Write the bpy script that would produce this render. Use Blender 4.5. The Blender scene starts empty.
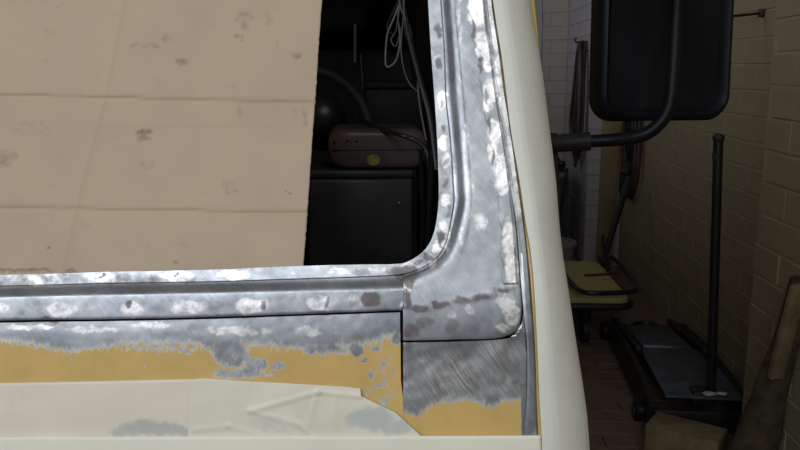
import bpy, bmesh, math, random
from mathutils import Vector, Matrix, noise
random.seed(7)
scene = bpy.context.scene
COL = scene.collection
R = math.radians

# ------------------------------------------------------------------ camera
CAM = Vector((0.0, 0.0, 1.28))
PITCH, YAW, F = R(-10.97), R(2.15), 800.0
cd = bpy.data.cameras.new('camera'); cam = bpy.data.objects.new('camera', cd)
COL.objects.link(cam); cam.location = CAM
cam.rotation_euler = (math.pi/2 + PITCH, 0, YAW)
cd.sensor_width = 36.0; cd.lens = 36.0*F/800.0; cd.clip_start = 0.02
scene.camera = cam
ROT = cam.rotation_euler.to_matrix()
# ------------------------------------------------------------------ world, lights, exposure
w = bpy.data.worlds.new('world'); scene.world = w; w.use_nodes = True
w.node_tree.nodes['Background'].inputs[0].default_value = (0.55, 0.6, 0.7, 1)
w.node_tree.nodes['Background'].inputs[1].default_value = 0.03
scene.view_settings.view_transform = 'Standard'
scene.view_settings.look = 'None'
scene.view_settings.gamma = 1.0
scene.view_settings.use_curve_mapping = False
scene.view_settings.exposure = 0.0

def area(name, loc, target, sx, sy, power, col):
    l = bpy.data.lights.new(name, 'AREA'); l.shape = 'RECTANGLE'; l.size = sx; l.size_y = sy
    l.energy = power; l.color = col
    o = bpy.data.objects.new(name, l); COL.objects.link(o); o.location = loc
    d = Vector(target) - Vector(loc)
    o.rotation_euler = d.to_track_quat('-Z', 'Y').to_euler()
    return o
# fluorescent rows under the garage ceiling: one in front of the van, one along its far flank
area('tube_light_front', (-0.75, -1.4, 2.2), (-0.1, 0.7, 1.15), 1.7, 1.1, 35, (0.94, 0.97, 1.0))
area('pillar_glint_light', (0.55, -0.8, 2.68), (0.5, -0.8, 0.0), 1.2, 0.14, 10.5, (0.96, 0.98, 1.0))  # added lamp, set where the pillar steel mirrors it as white glints
area('tube_light_rear', (-2.0, 3.9, 2.40), (0.9, 4.8, 1.2), 0.35, 2.2, 27, (0.90, 0.92, 1.0))

# ------------------------------------------------------------------ geometry helpers
def ray(px, py):
    return ROT @ Vector(((px-400)/F, -(py-225)/F, -1.0))
def at_depth(px, py, dep): return CAM + ray(px, py)*dep
def at_y(px, py, y):
    r = ray(px, py); return CAM + r*((y-CAM.y)/r.y)
def at_x(px, py, x):
    r = ray(px, py); return CAM + r*((x-CAM.x)/r.x)
def at_z(px, py, z):
    r = ray(px, py); return CAM + r*((z-CAM.z)/r.z)

def link(name, me, mats, parent=None, smooth=True, angle=38):
    if not isinstance(mats, (list, tuple)): mats = [mats]
    for m in mats: me.materials.append(m)
    if smooth:
        me.shade_smooth()
        try: me.set_sharp_from_angle(angle=R(angle))
        except Exception: pass
    o = bpy.data.objects.new(name, me); COL.objects.link(o)
    if parent: 
        o.parent = parent
        o.matrix_parent_inverse = parent.matrix_basis.inverted()
    return o
def bm_obj(name, bm, mats, parent=None, smooth=True, angle=38):
    bmesh.ops.recalc_face_normals(bm, faces=bm.faces)
    me = bpy.data.meshes.new(name); bm.to_mesh(me); bm.free()
    return link(name, me, mats, parent, smooth, angle)
def tag(o, label=None, cat=None, group=None, kind=None):
    if label: o['label'] = label
    if cat: o['category'] = cat
    if group: o['group'] = group
    if kind: o['kind'] = kind
    return o
def thing(name, loc, label, cat, group=None):
    o = bpy.data.objects.new(name, None); COL.objects.link(o); o.location = loc
    o.empty_display_size = 0.1
    return tag(o, label, cat, group)

def cr(pts, n):
    """Catmull-Rom through pts (tuples/Vectors), n samples per whole curve"""
    P = [Vector(p) for p in pts]; m = len(P)-1; out = []
    for i in range(n):
        t = i/(n-1)*m; k = min(int(t), m-1); f = t-k
        p1, p2 = P[k], P[k+1]
        p0 = P[k-1] if k > 0 else p1*2-p2
        p3 = P[k+2] if k+2 <= m else p2*2-p1
        out.append(0.5*((2*p1)+(p2-p0)*f+(2*p0-5*p1+4*p2-p3)*f*f+(3*p1-p0-3*p2+p3)*f**3))
    return out
def bm_tube(bm, pts, r, n=40, seg=8, caps=True):
    P = cr(pts, n) if n else [Vector(p) for p in pts]
    rad = r if callable(r) else (lambda t: r)
    t0 = (P[1]-P[0]).normalized()
    a = Vector((0, 0, 1)) if abs(t0.z) < .9 else Vector((1, 0, 0))
    nrm = (a - t0*a.dot(t0)).normalized(); rings = []
    for i, p in enumerate(P):
        t = (P[min(i+1, len(P)-1)]-P[max(i-1, 0)])
        t = t.normalized() if t.length > 1e-9 else t0
        nrm = (nrm - t*nrm.dot(t)); nrm = nrm.normalized(); b = t.cross(nrm)
        rr = rad(i/(len(P)-1))
        rings.append([bm.verts.new(p + (nrm*math.cos(q)+b*math.sin(q))*rr) for q in [2*math.pi*k/seg for k in range(seg)]])
    for A, B in zip(rings, rings[1:]):
        for k in range(seg): bm.faces.new((A[k], A[(k+1) % seg], B[(k+1) % seg], B[k]))
    if caps:
        bm.faces.new(rings[0]); bm.faces.new(rings[-1])
def tube(name, pts, r, m, parent=None, n=40, seg=8):
    bm = bmesh.new(); bm_tube(bm, pts, r, n, seg); return bm_obj(name, bm, m, parent)
def bm_box(bm, c, s, rot=None, bevel=0.0, seg=2):
    M = Matrix.Translation(c) @ (rot.to_4x4() if rot else Matrix.Identity(4)) @ Matrix.Diagonal((s[0], s[1], s[2], 1))
    g = bmesh.ops.create_cube(bm, size=1.0, matrix=M)
    if bevel:
        es = list({e for v in g['verts'] for e in v.link_edges})
        bmesh.ops.bevel(bm, geom=es, offset=bevel, segments=seg, affect='EDGES', profile=0.5)
def box(name, c, s, m, parent=None, rot=None, bevel=0.0, seg=2):
    bm = bmesh.new(); bm_box(bm, c, s, rot, bevel, seg); return bm_obj(name, bm, m, parent)
def bm_lathe(bm, prof, M=None, seg=32):
    M = M or Matrix.Identity(4); rings = []
    for r, z in prof:
        if r < 1e-6: rings.append([bm.verts.new(M @ Vector((0, 0, z)))])
        else: rings.append([bm.verts.new(M @ Vector((r*math.cos(q), r*math.sin(q), z))) for q in [2*math.pi*k/seg for k in range(seg)]])
    for A, B in zip(rings, rings[1:]):
        for k in range(seg):
            k2 = (k+1) % seg
            f = [A[k % len(A)], A[k2 % len(A)], B[k2 % len(B)], B[k % len(B)]]
            u = []
            for v in f:
                if v not in u: u.append(v)
            if len(u) > 2:
                try: bm.faces.new(u)
                except ValueError: pass
def lathe(name, prof, m, parent=None, M=None, seg=32):
    bm = bmesh.new(); bm_lathe(bm, prof, M, seg); return bm_obj(name, bm, m, parent)
def rounded_outline(hw, hh, r, n=8):
    out = []
    for cx, cy, a0 in ((hw-r, hh-r, 0), (-hw+r, hh-r, 90), (-hw+r, -hh+r, 180), (hw-r, -hh+r, 270)):
        for k in range(n+1):
            a = R(a0 + 90*k/n); out.append((cx+r*math.cos(a), cy+r*math.sin(a)))
    return out
def rings_solid(name, rings, m, parent=None, cap0=True, cap1=True, angle=38):
    bm = bmesh.new(); V = [[bm.verts.new(p) for p in ring] for ring in rings]; n = len(V[0])
    for A, B in zip(V, V[1:]):
        for k in range(n): bm.faces.new((A[k], A[(k+1) % n], B[(k+1) % n], B[k]))
    if cap0: bm.faces.new(V[0])
    if cap1: bm.faces.new(V[-1])
    return bm_obj(name, bm, m, parent, True, angle)
def ss(a, b, x):
    t = max(0, min(1, (x-a)/(b-a))); return t*t*(3-2*t)

# ------------------------------------------------------------------ materials
def nt(name):
    m = bpy.data.materials.new(name); m.use_nodes = True
    t = m.node_tree; return m, t, t.nodes['Principled BSDF']
def N(t, kind, **kw):
    n = t.nodes.new(kind)
    for k, v in kw.items():
        if k.startswith('_'): setattr(n, k[1:], v)
        else: n.inputs[k.replace('__', ' ')].default_value = v
    return n
def mix(t, fac, a, b):
    n = t.nodes.new('ShaderNodeMix'); n.data_type = 'RGBA'
    for s, v in ((0, fac), (6, a), (7, b)):
        if hasattr(v, 'is_output'): t.links.new(v, n.inputs[s])
        else: n.inputs[s].default_value = v if s == 0 else (*v[:3], 1)
    return n.outputs[2]
def ramp(t, x, a, b, lo=0.0, hi=1.0):
    n = t.nodes.new('ShaderNodeMapRange'); n.interpolation_type = 'SMOOTHSTEP'
    t.links.new(x, n.inputs[0]); n.inputs[1].default_value = a; n.inputs[2].default_value = b
    n.inputs[3].default_value = lo; n.inputs[4].default_value = hi
    return n.outputs[0]
def mth(t, op, a, b):
    n = t.nodes.new('ShaderNodeMath'); n.operation = op
    for i, v in enumerate((a, b)):
        if hasattr(v, 'is_output'): t.links.new(v, n.inputs[i])
        else: n.inputs[i].default_value = v
    return n.outputs[0]
def nz(t, scale, detail=4, rough=.6, coord='Object', stretch=None, rot=None):
    tc = t.nodes.new('ShaderNodeTexCoord'); n = N(t, 'ShaderNodeTexNoise', Scale=scale, Detail=detail, Roughness=rough)
    src = tc.outputs[coord]
    if stretch or rot:
        mp = t.nodes.new('ShaderNodeMapping'); t.links.new(src, mp.inputs[0])
        if rot:
            mp.inputs['Rotation'].default_value = rot
            m2 = t.nodes.new('ShaderNodeMapping'); t.links.new(mp.outputs[0], m2.inputs[0]); mp = m2
        if stretch: mp.inputs['Scale'].default_value = stretch
        src = mp.outputs[0]
    t.links.new(src, n.inputs['Vector']); return n.outputs[0]
def attr(t, name):
    n = t.nodes.new('ShaderNodeAttribute'); n.attribute_name = name; return n.outputs['Fac']
def bump(t, p, h, strength=.3, dist=.002):
    b = N(t, 'ShaderNodeBump', Strength=strength, Distance=dist)
    t.links.new(h, b.inputs['Height']); t.links.new(b.outputs[0], p.inputs['Normal'])
def simple(name, col, rough=.6, metal=0.0, var=.25, scale=8.0, bmp=0.15, bscale=60.0, bdist=.001, spec=None, dirt=None):
    m, t, p = nt(name)
    f = nz(t, scale, 5, .65)
    c = mix(t, ramp(t, f, .3, .7), tuple(x*(1-var) for x in col), tuple(min(1, x*(1+var)) for x in col))
    if dirt:
        c = mix(t, ramp(t, nz(t, scale*.45, 6, .7), .52, .7, 0, .75), c, dirt)
    t.links.new(c, p.inputs['Base Color'])
    p.inputs['Roughness'].default_value = rough; p.inputs['Metallic'].default_value = metal
    if spec is not None: p.inputs['Specular IOR Level'].default_value = spec
    if bmp: bump(t, p, nz(t, bscale, 4, .6), bmp, bdist)
    return m

YEL = (.66, .455, .165)
def steel_material():
    m, t, p = nt('ground_steel_and_paint')
    big = nz(t, 1.6, 6, .66, 'UV'); fine = nz(t, 9, 7, .75, 'UV'); mid = nz(t, 4, 6, .7, 'UV')
    streak = nz(t, 5, 4, .6, 'UV', (.8, 9.0, 1.0), (0, 0, R(56)))
    comb = nz(t, 9, 9, .78, 'UV', (2.3, .8, 1))
    def mask(name, lo, hi, amp, src):
        x = mth(t, 'ADD', attr(t, name), mth(t, 'MULTIPLY', mth(t, 'SUBTRACT', src, .5), amp))
        return ramp(t, x, lo, hi)
    base = mix(t, ramp(t, big, .3, .72), (.33, .36, .40), (.52, .555, .60))
    base = mix(t, ramp(t, streak, .45, .75, 0, .30), base, (.64, .66, .69))
    base = mix(t, mth(t, 'MULTIPLY', attr(t, 'swirl'), ramp(t, streak, .34, .70, .12, 1.0)), base, (.92, .92, .94))
    base = mix(t, ramp(t, mid, .56, .74, 0, .35), base, (.23, .24, .27))
    br = mth(t, 'MULTIPLY', mask('bright', .26, .78, 2.2, mid), ramp(t, fine, .38, .54, .30, 1.0))
    base = mix(t, br, base, (.95, .95, .96))
    bu = mask('burn_and_shade', .16, .95, 1.5, mid)
    base = mix(t, mth(t, 'MULTIPLY', bu, .85), base, (.12, .095, .095))
    pa = mask('paint', .47, .53, 2.3, comb)
    prim = mask('paint', .10, .46, 1.3, comb)
    base = mix(t, mth(t, 'MULTIPLY', prim, .8), base, (.74, .75, .73))
    pcol = mix(t, ramp(t, big, .35, .7), tuple(c*.94 for c in YEL), tuple(c*1.05 for c in YEL))
    col = mix(t, pa, base, pcol)
    t.links.new(col, p.inputs['Base Color'])
    inv = mth(t, 'SUBTRACT', 1.0, pa)
    met = mth(t, 'MULTIPLY', inv, mth(t, 'SUBTRACT', .93, mth(t, 'MULTIPLY', mth(t, 'ADD', mth(t, 'MULTIPLY', bu, .6), mth(t, 'MULTIPLY', mth(t, 'ADD', br, prim), .35)), .8)))
    t.links.new(met, p.inputs['Metallic'])
    rg = mth(t, 'ADD', ramp(t, mid, .3, .7, .40, .54), mth(t, 'MULTIPLY', br, -.06))
    t.links.new(rg, p.inputs['Roughness'])
    h = mth(t, 'ADD', mth(t, 'MULTIPLY', streak, .3), mth(t, 'ADD', mth(t, 'MULTIPLY', fine, .35), mth(t, 'MULTIPLY', pa, .5)))
    bump(t, p, h, .16, .0010)
    return m
STEEL = steel_material()
YELLOW = simple('yellow_van_paint', YEL, .38, 0, .06, 5, .05)
def card_material():
    m, t, p = nt('corrugated_cardboard')
    c = mix(t, ramp(t, nz(t, 1.2, 5, .6, 'UV'), .3, .7), (.47, .372, .278), (.515, .41, .306))
    c = mix(t, ramp(t, nz(t, 14, 4, .7, 'UV', (.25, 3, 1)), .5, .75, 0, .12), c, (.33, .255, .18))
    c = mix(t, mth(t, 'MULTIPLY', ramp(t, nz(t, 2.4, 6, .75, 'UV', (1, 1.8, 1)), .60, .74), .22), c, (.16, .13, .11))
    c = mix(t, mth(t, 'MULTIPLY', ramp(t, mth(t, 'ADD', attr(t, 'stain'), mth(t, 'MULTIPLY', mth(t, 'SUBTRACT', nz(t, 12, 7, .75, 'UV'), .5), 1.9)), .25, 1.35), .75), c, (.10, .08, .07))
    c = mix(t, mth(t, 'MULTIPLY', attr(t, 'crease'), .55), c, (.25, .16, .09))
    t.links.new(c, p.inputs['Base Color']); p.inputs['Roughness'].default_value = .85
    p.inputs['Specular IOR Level'].default_value = .25
    wv = N(t, 'ShaderNodeTexWave', Scale=5.5, Distortion=.6); wv.bands_direction = 'Y'
    tc = t.nodes.new('ShaderNodeTexCoord'); t.links.new(tc.outputs['UV'], wv.inputs['Vector'])
    bump(t, p, wv.outputs['Fac'], .05, .001)
    return m
CARD = card_material()
def paper_material(name, col, stain=None, trans=.0):
    m, t, p = nt(name)
    c = mix(t, ramp(t, nz(t, 1.4, 5, .6, 'UV'), .3, .7), tuple(x*.95 for x in col), col)
    if stain:
        s = ramp(t, mth(t, 'ADD', attr(t, 'stain'), mth(t, 'MULTIPLY', mth(t, 'SUBTRACT', nz(t, 7, 7, .72, 'UV'), .5), 1.9)), .15, 1.0)
        c = mix(t, mth(t, 'MULTIPLY', s, .6), c, stain)
    t.links.new(c, p.inputs['Base Color']); p.inputs['Roughness'].default_value = .55
    p.inputs['Specular IOR Level'].default_value = .3
    if trans:
        tb = N(t, 'ShaderNodeBsdfTransparent'); mx = t.nodes.new('ShaderNodeMixShader')
        mx.inputs[0].default_value = trans
        t.links.new(p.outputs[0], mx.inputs[1]); t.links.new(tb.outputs[0], mx.inputs[2])
        t.links.new(mx.outputs[0], t.nodes['Material Output'].inputs[0])
    bump(t, p, nz(t, 18, 4, .6, 'UV'), .06, .001)
    return m
PAPER = paper_material('cream_masking_paper', (.72, .69, .58))
PILLAR_PAPER = paper_material('cream_pillar_paper', (.78, .78, .715))
LOWPAPER = paper_material('thin_masking_paper', (.80, .745, .64), (.36, .40, .43), .0)
TAPE = paper_material('cream_masking_tape', (.87, .86, .74))
FLAP = paper_material('translucent_tape_flap', (.80, .78, .66), (.44, .50, .55), .0)
BLACK = simple('black_satin_plastic', (.005, .0055, .0075), .42, 0, .3, 12, .12, 300, .0004, spec=.12)
BLACK_MATT = simple('black_matt_plastic', (.016, .017, .019), .55, 0, .3, 15, .25, 400, .0005, spec=.2)
BOXBLACK = simple('scuffed_black_case', (.030, .031, .034), .42, 0, .25, 14, .25, 500, .0004)
GLOSS = simple('gloss_black_plastic', (.03, .03, .032), .36, 0, .2, 10, .05)
TRIM_DARK = simple('dark_cab_trim', (.015, .015, .017), .7, 0, .3, 10, .2, 200)
SEATCLOTH = simple('dark_seat_cloth', (.07, .072, .085), .9, 0, .25, 30, .4, 500)
MAROON = simple('maroon_plastic', (.115, .083, .085), .33, 0, .15, 10, .12, 300, .0004)
GOLD = simple('tarnished_gold_badge', (.42, .33, .10), .45, .6, .3, 150, .4, 250, .0006)
CHROME = simple('bright_rod', (.8, .8, .82), .2, 1, .1, 10, 0)
WIRE = simple('grey_wire', (.019, .019, .022), .5, 0, .3, 20, 0)
WIRE_PALE = simple('pale_wire', (.11, .108, .105), .5, 0, .2, 20, 0)
WIRE_BLUE = simple('blue_wire', (.07, .09, .25), .5, 0, .2, 20, 0)
RUBBER = simple('black_rubber', (.018, .018, .019), .6, 0, .2, 10, .1)
BRICK_CREAM = simple('cream_painted_brick', (.30, .262, .155), .7, 0, .10, 5, .35, 45, .003, dirt=(.24, .205, .12))
MORTAR_CREAM = simple('cream_painted_mortar', (.325, .285, .172), .8, 0, .12, 9, .5, 60, .003)
BRICK_LAV = simple('white_painted_brick', (.46, .44, .46), .7, 0, .07, 4, .35, 45, .003)
MORTAR_LAV = simple('white_painted_mortar', (.37, .35, .37), .8, 0, .12, 9, .5, 60, .003)
BRICK_BEIGE = simple('beige_painted_brick', (.46, .42, .37), .7, 0, .07, 4, .35, 45, .003)
CEIL = simple('dull_ceiling', (.46, .46, .45), .8, 0, .05, 2, .1)
GREYWALL = simple('grey_room_wall', (.42, .43, .44), .8, 0, .1, 2, .1)
FLOORB = simple('red_brown_floorboard', (.20, .14, .105), .6, 0, .2, 6, .25, 40, dirt=(.15, .09, .072))
FLOORM = simple('dark_floor_joint', (.13, .085, .068), .8)
TROLLEY_Y = simple('faded_yellow_deck', (.56, .52, .21), .5, 0, .08, 6, .1, dirt=(.50, .47, .22))
TUBEBLK = simple('black_painted_tube', (.018, .018, .02), .4, .2, .3, 10, .1)
JACKBLUE = simple('worn_blue_grey_steel', (.10, .12, .16), .45, .5, .3, 12, .2, 80)
JACKBLK = simple('greasy_black_steel', (.018, .018, .020), .45, .3, .4, 12, .3, 80)
WOOD = simple('grubby_timber', (.20, .165, .085), .75, 0, .3, 12, .4, 60, .002)
LOGB = simple('dark_rough_timber', (.055, .042, .022), .85, 0, .45, 20, .8, 60, .005)
PALEW = simple('pale_split_timber', (.15, .125, .065), .75, 0, .3, 20, .4, 80, .002)
BOARDM = simple('olive_wood_board', (.27, .215, .10), .65, 0, .15, 6, .2, 40)
BUCKET = simple('grey_white_plastic', (.36, .36, .37), .5, 0, .1, 6, .1)
CABIN = simple('dark_green_grey_steel', (.085, .085, .075), .5, .1, .2, 5, .1)
CABTOP = simple('grey_cabinet_top', (.26, .26, .25), .5, 0, .2, 8, .1)
REDCABLE = simple('red_brown_cable', (.085, .042, .04), .55, 0, .3, 15, .1)
BLKCABLE = simple('black_cable', (.02, .018, .02), .5, 0, .3, 15, .1)
RUST = simple('rusty_iron', (.10, .06, .04), .7, .3, .5, 40, .5, 150)
PRINT = simple('black_print', (.03, .028, .02), .6, 0, .1, 10, 0)
RAG = simple('pale_rag', (.55, .52, .48), .9, 0, .2, 30, .4)
BADGE_REL = simple('badge_relief', (.25, .2, .07), .5, .5, .2, 40, .2)

# ------------------------------------------------------------------ room shell
def slab(name, lo, hi, m):
    c = [(a+b)/2 for a, b in zip(lo, hi)]; s = [b-a for a, b in zip(lo, hi)]
    o = box(name, c, s, m); o['kind'] = 'structure'; return o
ROOM_X0, ROOM_Y0, ROOM_Z = -3.2, -4.2, 2.85
XW, XP, YP = 1.26, 1.06, 2.59           # right wall face, pier face, far end of the pier
YN, XA, YF = 5.25, 1.03, 6.20           # nib wall, alcove side wall, far wall
floor = slab('floor', (ROOM_X0, ROOM_Y0, -.12), (1.6, 6.5, -.012), FLOORM)
ceiling = slab('ceiling', (ROOM_X0, ROOM_Y0, ROOM_Z), (1.6, 6.5, ROOM_Z+.1), CEIL)
wall_left = slab('wall_left', (ROOM_X0-.12, ROOM_Y0, -.12), (ROOM_X0, 6.5, ROOM_Z), GREYWALL)
wall_rear = slab('wall_rear', (ROOM_X0, ROOM_Y0-.12, -.12), (1.6, ROOM_Y0, ROOM_Z), GREYWALL)
wall_right = slab('wall_right', (XW+.0035, ROOM_Y0, -.012), (XW+.3, YN+.05, ROOM_Z), MORTAR_CREAM)
wall_pier = slab('wall_pier', (XP+.0035, .9, -.012), (XW+.007, YP-.004, ROOM_Z), MORTAR_CREAM)
wall_nib = slab('wall_nib', (XA+.0035, YN+.0035, -.012), (XW+.3, YF, ROOM_Z), MORTAR_LAV)
wall_far = slab('wall_far', (ROOM_X0, YF+.0035, -.12), (1.6, YF+.2, ROOM_Z), MORTAR_LAV)

def brick_mesh(name, L, H, D, m):
    bm = bmesh.new(); c = .0025
    back = [bm.verts.new((x*L/2, D, z*H/2)) for x, z in ((-1, -1), (1, -1), (1, 1), (-1, 1))]
    mid = [bm.verts.new((x*L/2, c, z*H/2)) for x, z in ((-1, -1), (1, -1), (1, 1), (-1, 1))]
    fr = [bm.verts.new((x*(L/2-c), 0, z*(H/2-c))) for x, z in ((-1, -1), (1, -1), (1, 1), (-1, 1))]
    for A, B in ((back, mid), (mid, fr)):
        for k in range(4): bm.faces.new((A[k], A[(k+1) % 4], B[(k+1) % 4], B[k]))
    bm.faces.new(fr)
    bmesh.ops.recalc_face_normals(bm, faces=bm.faces)
    me = bpy.data.meshes.new(name); bm.to_mesh(me); bm.free(); me.materials.append(m); return me
def brickwork(parent, origin, along, rotz, length, z0, z1, m, L=.3, H=.1, proud=.010, off=0.0):
    """bricks whose outer face stands at 'origin' plane; along = unit dir of the courses"""
    full = brick_mesh('brick', L-.005, H-.008, proud, m)
    row = int(round(z0/H)); z = row*H
    along = Vector(along); origin = Vector(origin)
    nrm = Matrix.Rotation(rotz, 3, 'Z') @ Vector((0, 1, 0))
    while z < z1-.01:
        s = off + (-(L/2) if row % 2 else 0.0)
        while s < length-.02:
            a, b = max(s, 0), min(s+L, length)
            if b-a > .04:
                o = bpy.data.objects.new('brick', full); COL.objects.link(o)
                o.parent = parent
                p = origin + along*((a+b)/2) + Vector((0, 0, z+H/2)) + nrm*(random.uniform(-.0008, .0016))
                o.location = p - parent.location
                o.rotation_euler = (random.uniform(-.006, .006), 0, rotz+random.uniform(-.004, .004))
                o.scale = ((b-a-.005)/(L-.005), 1, 1)
            s += L
        z += H; row += 1
# right wall: outer face toward -X  (local +Y of the brick points into the wall = +X)
brickwork(wall_right, (XW, YP, 0), (0, 1, 0), -math.pi/2, YN-YP, 0, 1.7, BRICK_CREAM)
brickwork(wall_pier, (XP, 1.6, .03), (0, 1, 0), -math.pi/2, YP-1.6, 0, 1.8, BRICK_CREAM, off=-.1)
brickwork(wall_nib, (XA, YN, 0), (0, 1, 0), -math.pi/2, YF-YN, 0, 2.0, BRICK_LAV, off=-.1)
brickwork(wall_nib, (XA, YN, 0), (1, 0, 0), 0, XW-XA, 0, 1.8, BRICK_LAV, off=0)
brickwork(wall_far, (.35, YF, 0), (1, 0, 0), 0, XA-.35, 0, 2.2, BRICK_BEIGE, off=-.05)
# floorboards laid across the corridor
fb = bpy.data.meshes.new('floorboard')
bmf = bmesh.new(); bm_box(bmf, (0, 0, -.006), (1.05, .095, .012), bevel=.002, seg=1)
bmesh.ops.recalc_face_normals(bmf, faces=bmf.faces); bmf.to_mesh(fb); bmf.free(); fb.materials.append(FLOORB)
y = 1.55; k = 0
while y < YF:
    for j in (0, 1):
        o = bpy.data.objects.new('floorboard', fb); COL.objects.link(o); o.parent = floor
        x0, x1 = ((-.15, .62+.25*((k*7) % 5-2)/2), (.62+.25*((k*7) % 5-2)/2, 1.25))[j]
        if y < YP+.06: x1 = min(x1, 1.05)
        if y > YN-.06: x1 = min(x1, 1.02)
        if x1-x0 < .03: x0 = x1-.03
        o.location = ((x0+x1)/2, y, random.uniform(-.0015, 0)); o.scale = ((x1-x0-.003)/1.05, 1, 1)
    y += .1; k += 1

# ------------------------------------------------------------------ van: working surfaces
AV = YAW + R(4.3)
U = Vector((math.cos(AV), math.sin(AV), 0)); D = Vector((-math.sin(AV), math.cos(AV), 0)); Z = Vector((0, 0, 1))
O = at_depth(400, 312, .72)
def pl(r): return (-D*math.cos(R(r)) + Z*math.sin(R(r))).normalized()
NA, NB = pl(22), pl(8)
NAVG = pl(15)
def S(px, py, w=0.0):
    """point of the van's front skin, raked screen above the sill, steeper nose below; w = height off the skin"""
    r = ray(px, py)
    ta = (O + NA*w - CAM).dot(NA)/r.dot(NA); tb = (O + NB*w - CAM).dot(NB)/r.dot(NB)
    k = .006; h = max(0, 1-abs(ta-tb)/k)
    return CAM + r*(max(ta, tb) + h*h*k*.25)

SPOTS = [  # ground weld spots on the outer pillar strip, the window flange and the sill, painted highlight streaks along the pillar ridge: x, y, rx, ry, strength
 (476, -30, 8, 16, 1), (476, 8, 9, 20, 1), (483, 46, 8, 15, 1), (488, 62, 7, 10, .9), (491, 90, 7, 13, 1), (488, 104, 6, 9, .9), (495, 132, 9, 12, 1), (492, 152, 5, 12, .9),
 (500, 172, 8, 20, 1), (504, 186, 7, 9, 1), (509, 236, 8, 17, 1), (512, 270, 7, 18, 1), (506, 300, 11, 9, .8), (512, 316, 9, 12, .9), (504, 328, 9, 5, .8),
 (459, 40, 3, 60, .45), (466, 160, 3, 50, .45), (470, 195, 4, 40, .45), (462, 236, 4, 14, .5), (480, 222, 7, 9, .6), (470, 310, 5, 5, .8), (452, 316, 5, 7, .55),
 (438, 62, 5, 9, .45), (441, 100, 6, 11, 1), (443, 143, 5, 9, .9), (446, 160, 5, 9, .7), (446, 200, 5, 8, .8), (444, 226, 6, 8, .8), (437, 248, 5, 6, .9), (447, 240, 3, 14, .9),
 (32, 281, 13, 5.5, .9), (102, 278, 15, 5.5, 1), (176, 276, 19, 5.5, 1), (233, 275, 17, 5, 1), (288, 272, 9, 4, .5), (338, 272, 12, 4, .6), (375, 270, 12, 4, .6), (405, 266, 9, 5, .7),
 (3, 307, 9, 6, .9), (62, 309, 18, 8, .7), (132, 308, 13, 7, .65), (188, 306, 18, 7, .7), (252, 305, 17, 8, .8), (319, 303, 13, 7, 1), (352, 302, 10, 8, .45),
 (32, 327, 26, 3, .8), (95, 329, 30, 4, .7), (150, 326, 24, 4, .6), (240, 331, 40, 6, .6), (310, 331, 30, 6, .5), (408, 287, 4, 9, .8), (432, 262, 4, 8, .9)]
BURNS_AND_SHADE = [(447, 190, 9, 75, .34), (437, 40, 8, 60, .22), (432, 260, 22, 12, .42), (395, 274, 34, 9, .42), (60, 282, 170, 9, .55), (260, 277, 60, 7, .22), (270, 304, 120, 11, .28), (60, 310, 100, 10, .22), (450, 318, 50, 24, .26), (330, 325, 80, 10, .25), (438, 30, 4, 9, .8), (439, 63, 4, 7, .8), (441, 104, 3, 6, .7), (443, 127, 3, 6, .8), (446, 182, 4, 7, .6), (449, 212, 3, 9, .7), (441, 236, 5, 7, .8), (428, 258, 7, 4, .8),  # heat tint; the broad left sill-flange patch is painted darkening against lamp glare
 (406, 273, 15, 10, 1), (392, 272, 10, 4, .7), (362, 272, 12, 3, .6), (418, 262, 6, 4, .7), (410, 282, 6, 7, .9), (103, 276, 3, 2.5, 1), (177, 274, 3, 2, .9), (371, 300, 10, 7, 1),
 (62, 307, 9, 5, .45), (128, 304, 3, 4, .9), (327, 303, 3, 6, .8), (262, 306, 4, 6, .7), (190, 305, 8, 4, .4), (50, 320, 22, 2.5, .8), (20, 320, 20, 2, .6), (140, 318, 24, 2, .6), (230, 316, 34, 2, .6), (330, 313, 30, 2, .8),
 (418, 309, 11, 6, .9), (440, 305, 10, 4, .8), (462, 301, 14, 4, .8), (482, 297, 12, 4, .8), (412, 330, 9, 9, .7), (424, 322, 10, 7, .6), (452, 326, 9, 10, .6), (500, 290, 12, 3, .7), (408, 300, 4, 12, .9),
 (474, 28, 2, 10, .8), (480, 66, 2, 10, .9), (487, 96, 2, 9, .6), (490, 126, 2, 10, .7), (494, 158, 2, 10, .8), (409, 352, 7, 14, .6), (450, 350, 40, 4, .45), (515, 372, 8, 16, .5)]
def blob(L, x, y):
    v = 0.0
    q = Vector((x*.10, y*.10, 3.3)); x += 3.2*noise.noise(q) + 1.6*noise.noise(q*2.6); q.z = 8.1; y += 3.2*noise.noise(q) + 1.6*noise.noise(q*2.6)
    for cx, cy, rx, ry, s in L:
        dx = (x-cx)/rx; dy = (y-cy)/ry
        if abs(dx) < 1.6 and abs(dy) < 1.6:
            d = math.sqrt(dx*dx+dy*dy); v = max(v, s*(1-ss(.55, 1.35, d)))
    return v
def polyd(pts, x, y):
    best = 1e9
    for (ax, ay), (bx, by) in zip(pts, pts[1:]):
        vx, vy = bx-ax, by-ay; t = max(0, min(1, ((x-ax)*vx+(y-ay)*vy)/(vx*vx+vy*vy)))
        best = min(best, math.hypot(x-ax-vx*t, y-ay-vy*t))
    return best
WELD = [(404, 306), (418, 309), (440, 305), (462, 301), (482, 296), (503, 289), (516, 285)]
def relief(x, y):
    d = .0006*noise.noise(Vector((x*.03, y*.03, 1.7))) + .00025*noise.noise(Vector((x*.11, y*.11, 4.1)))
    d -= .00025*blob(SPOTS[:46], x, y)*(.8+.8*noise.noise(Vector((x*.25, y*.25, 2))))
    b = polyd(WELD, x, y)
    if b < 6: d += .0011*(1-ss(0, 5, b))*(.7+.9*noise.noise(Vector((x*.35, y*.35, 9))))
    return d
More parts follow.
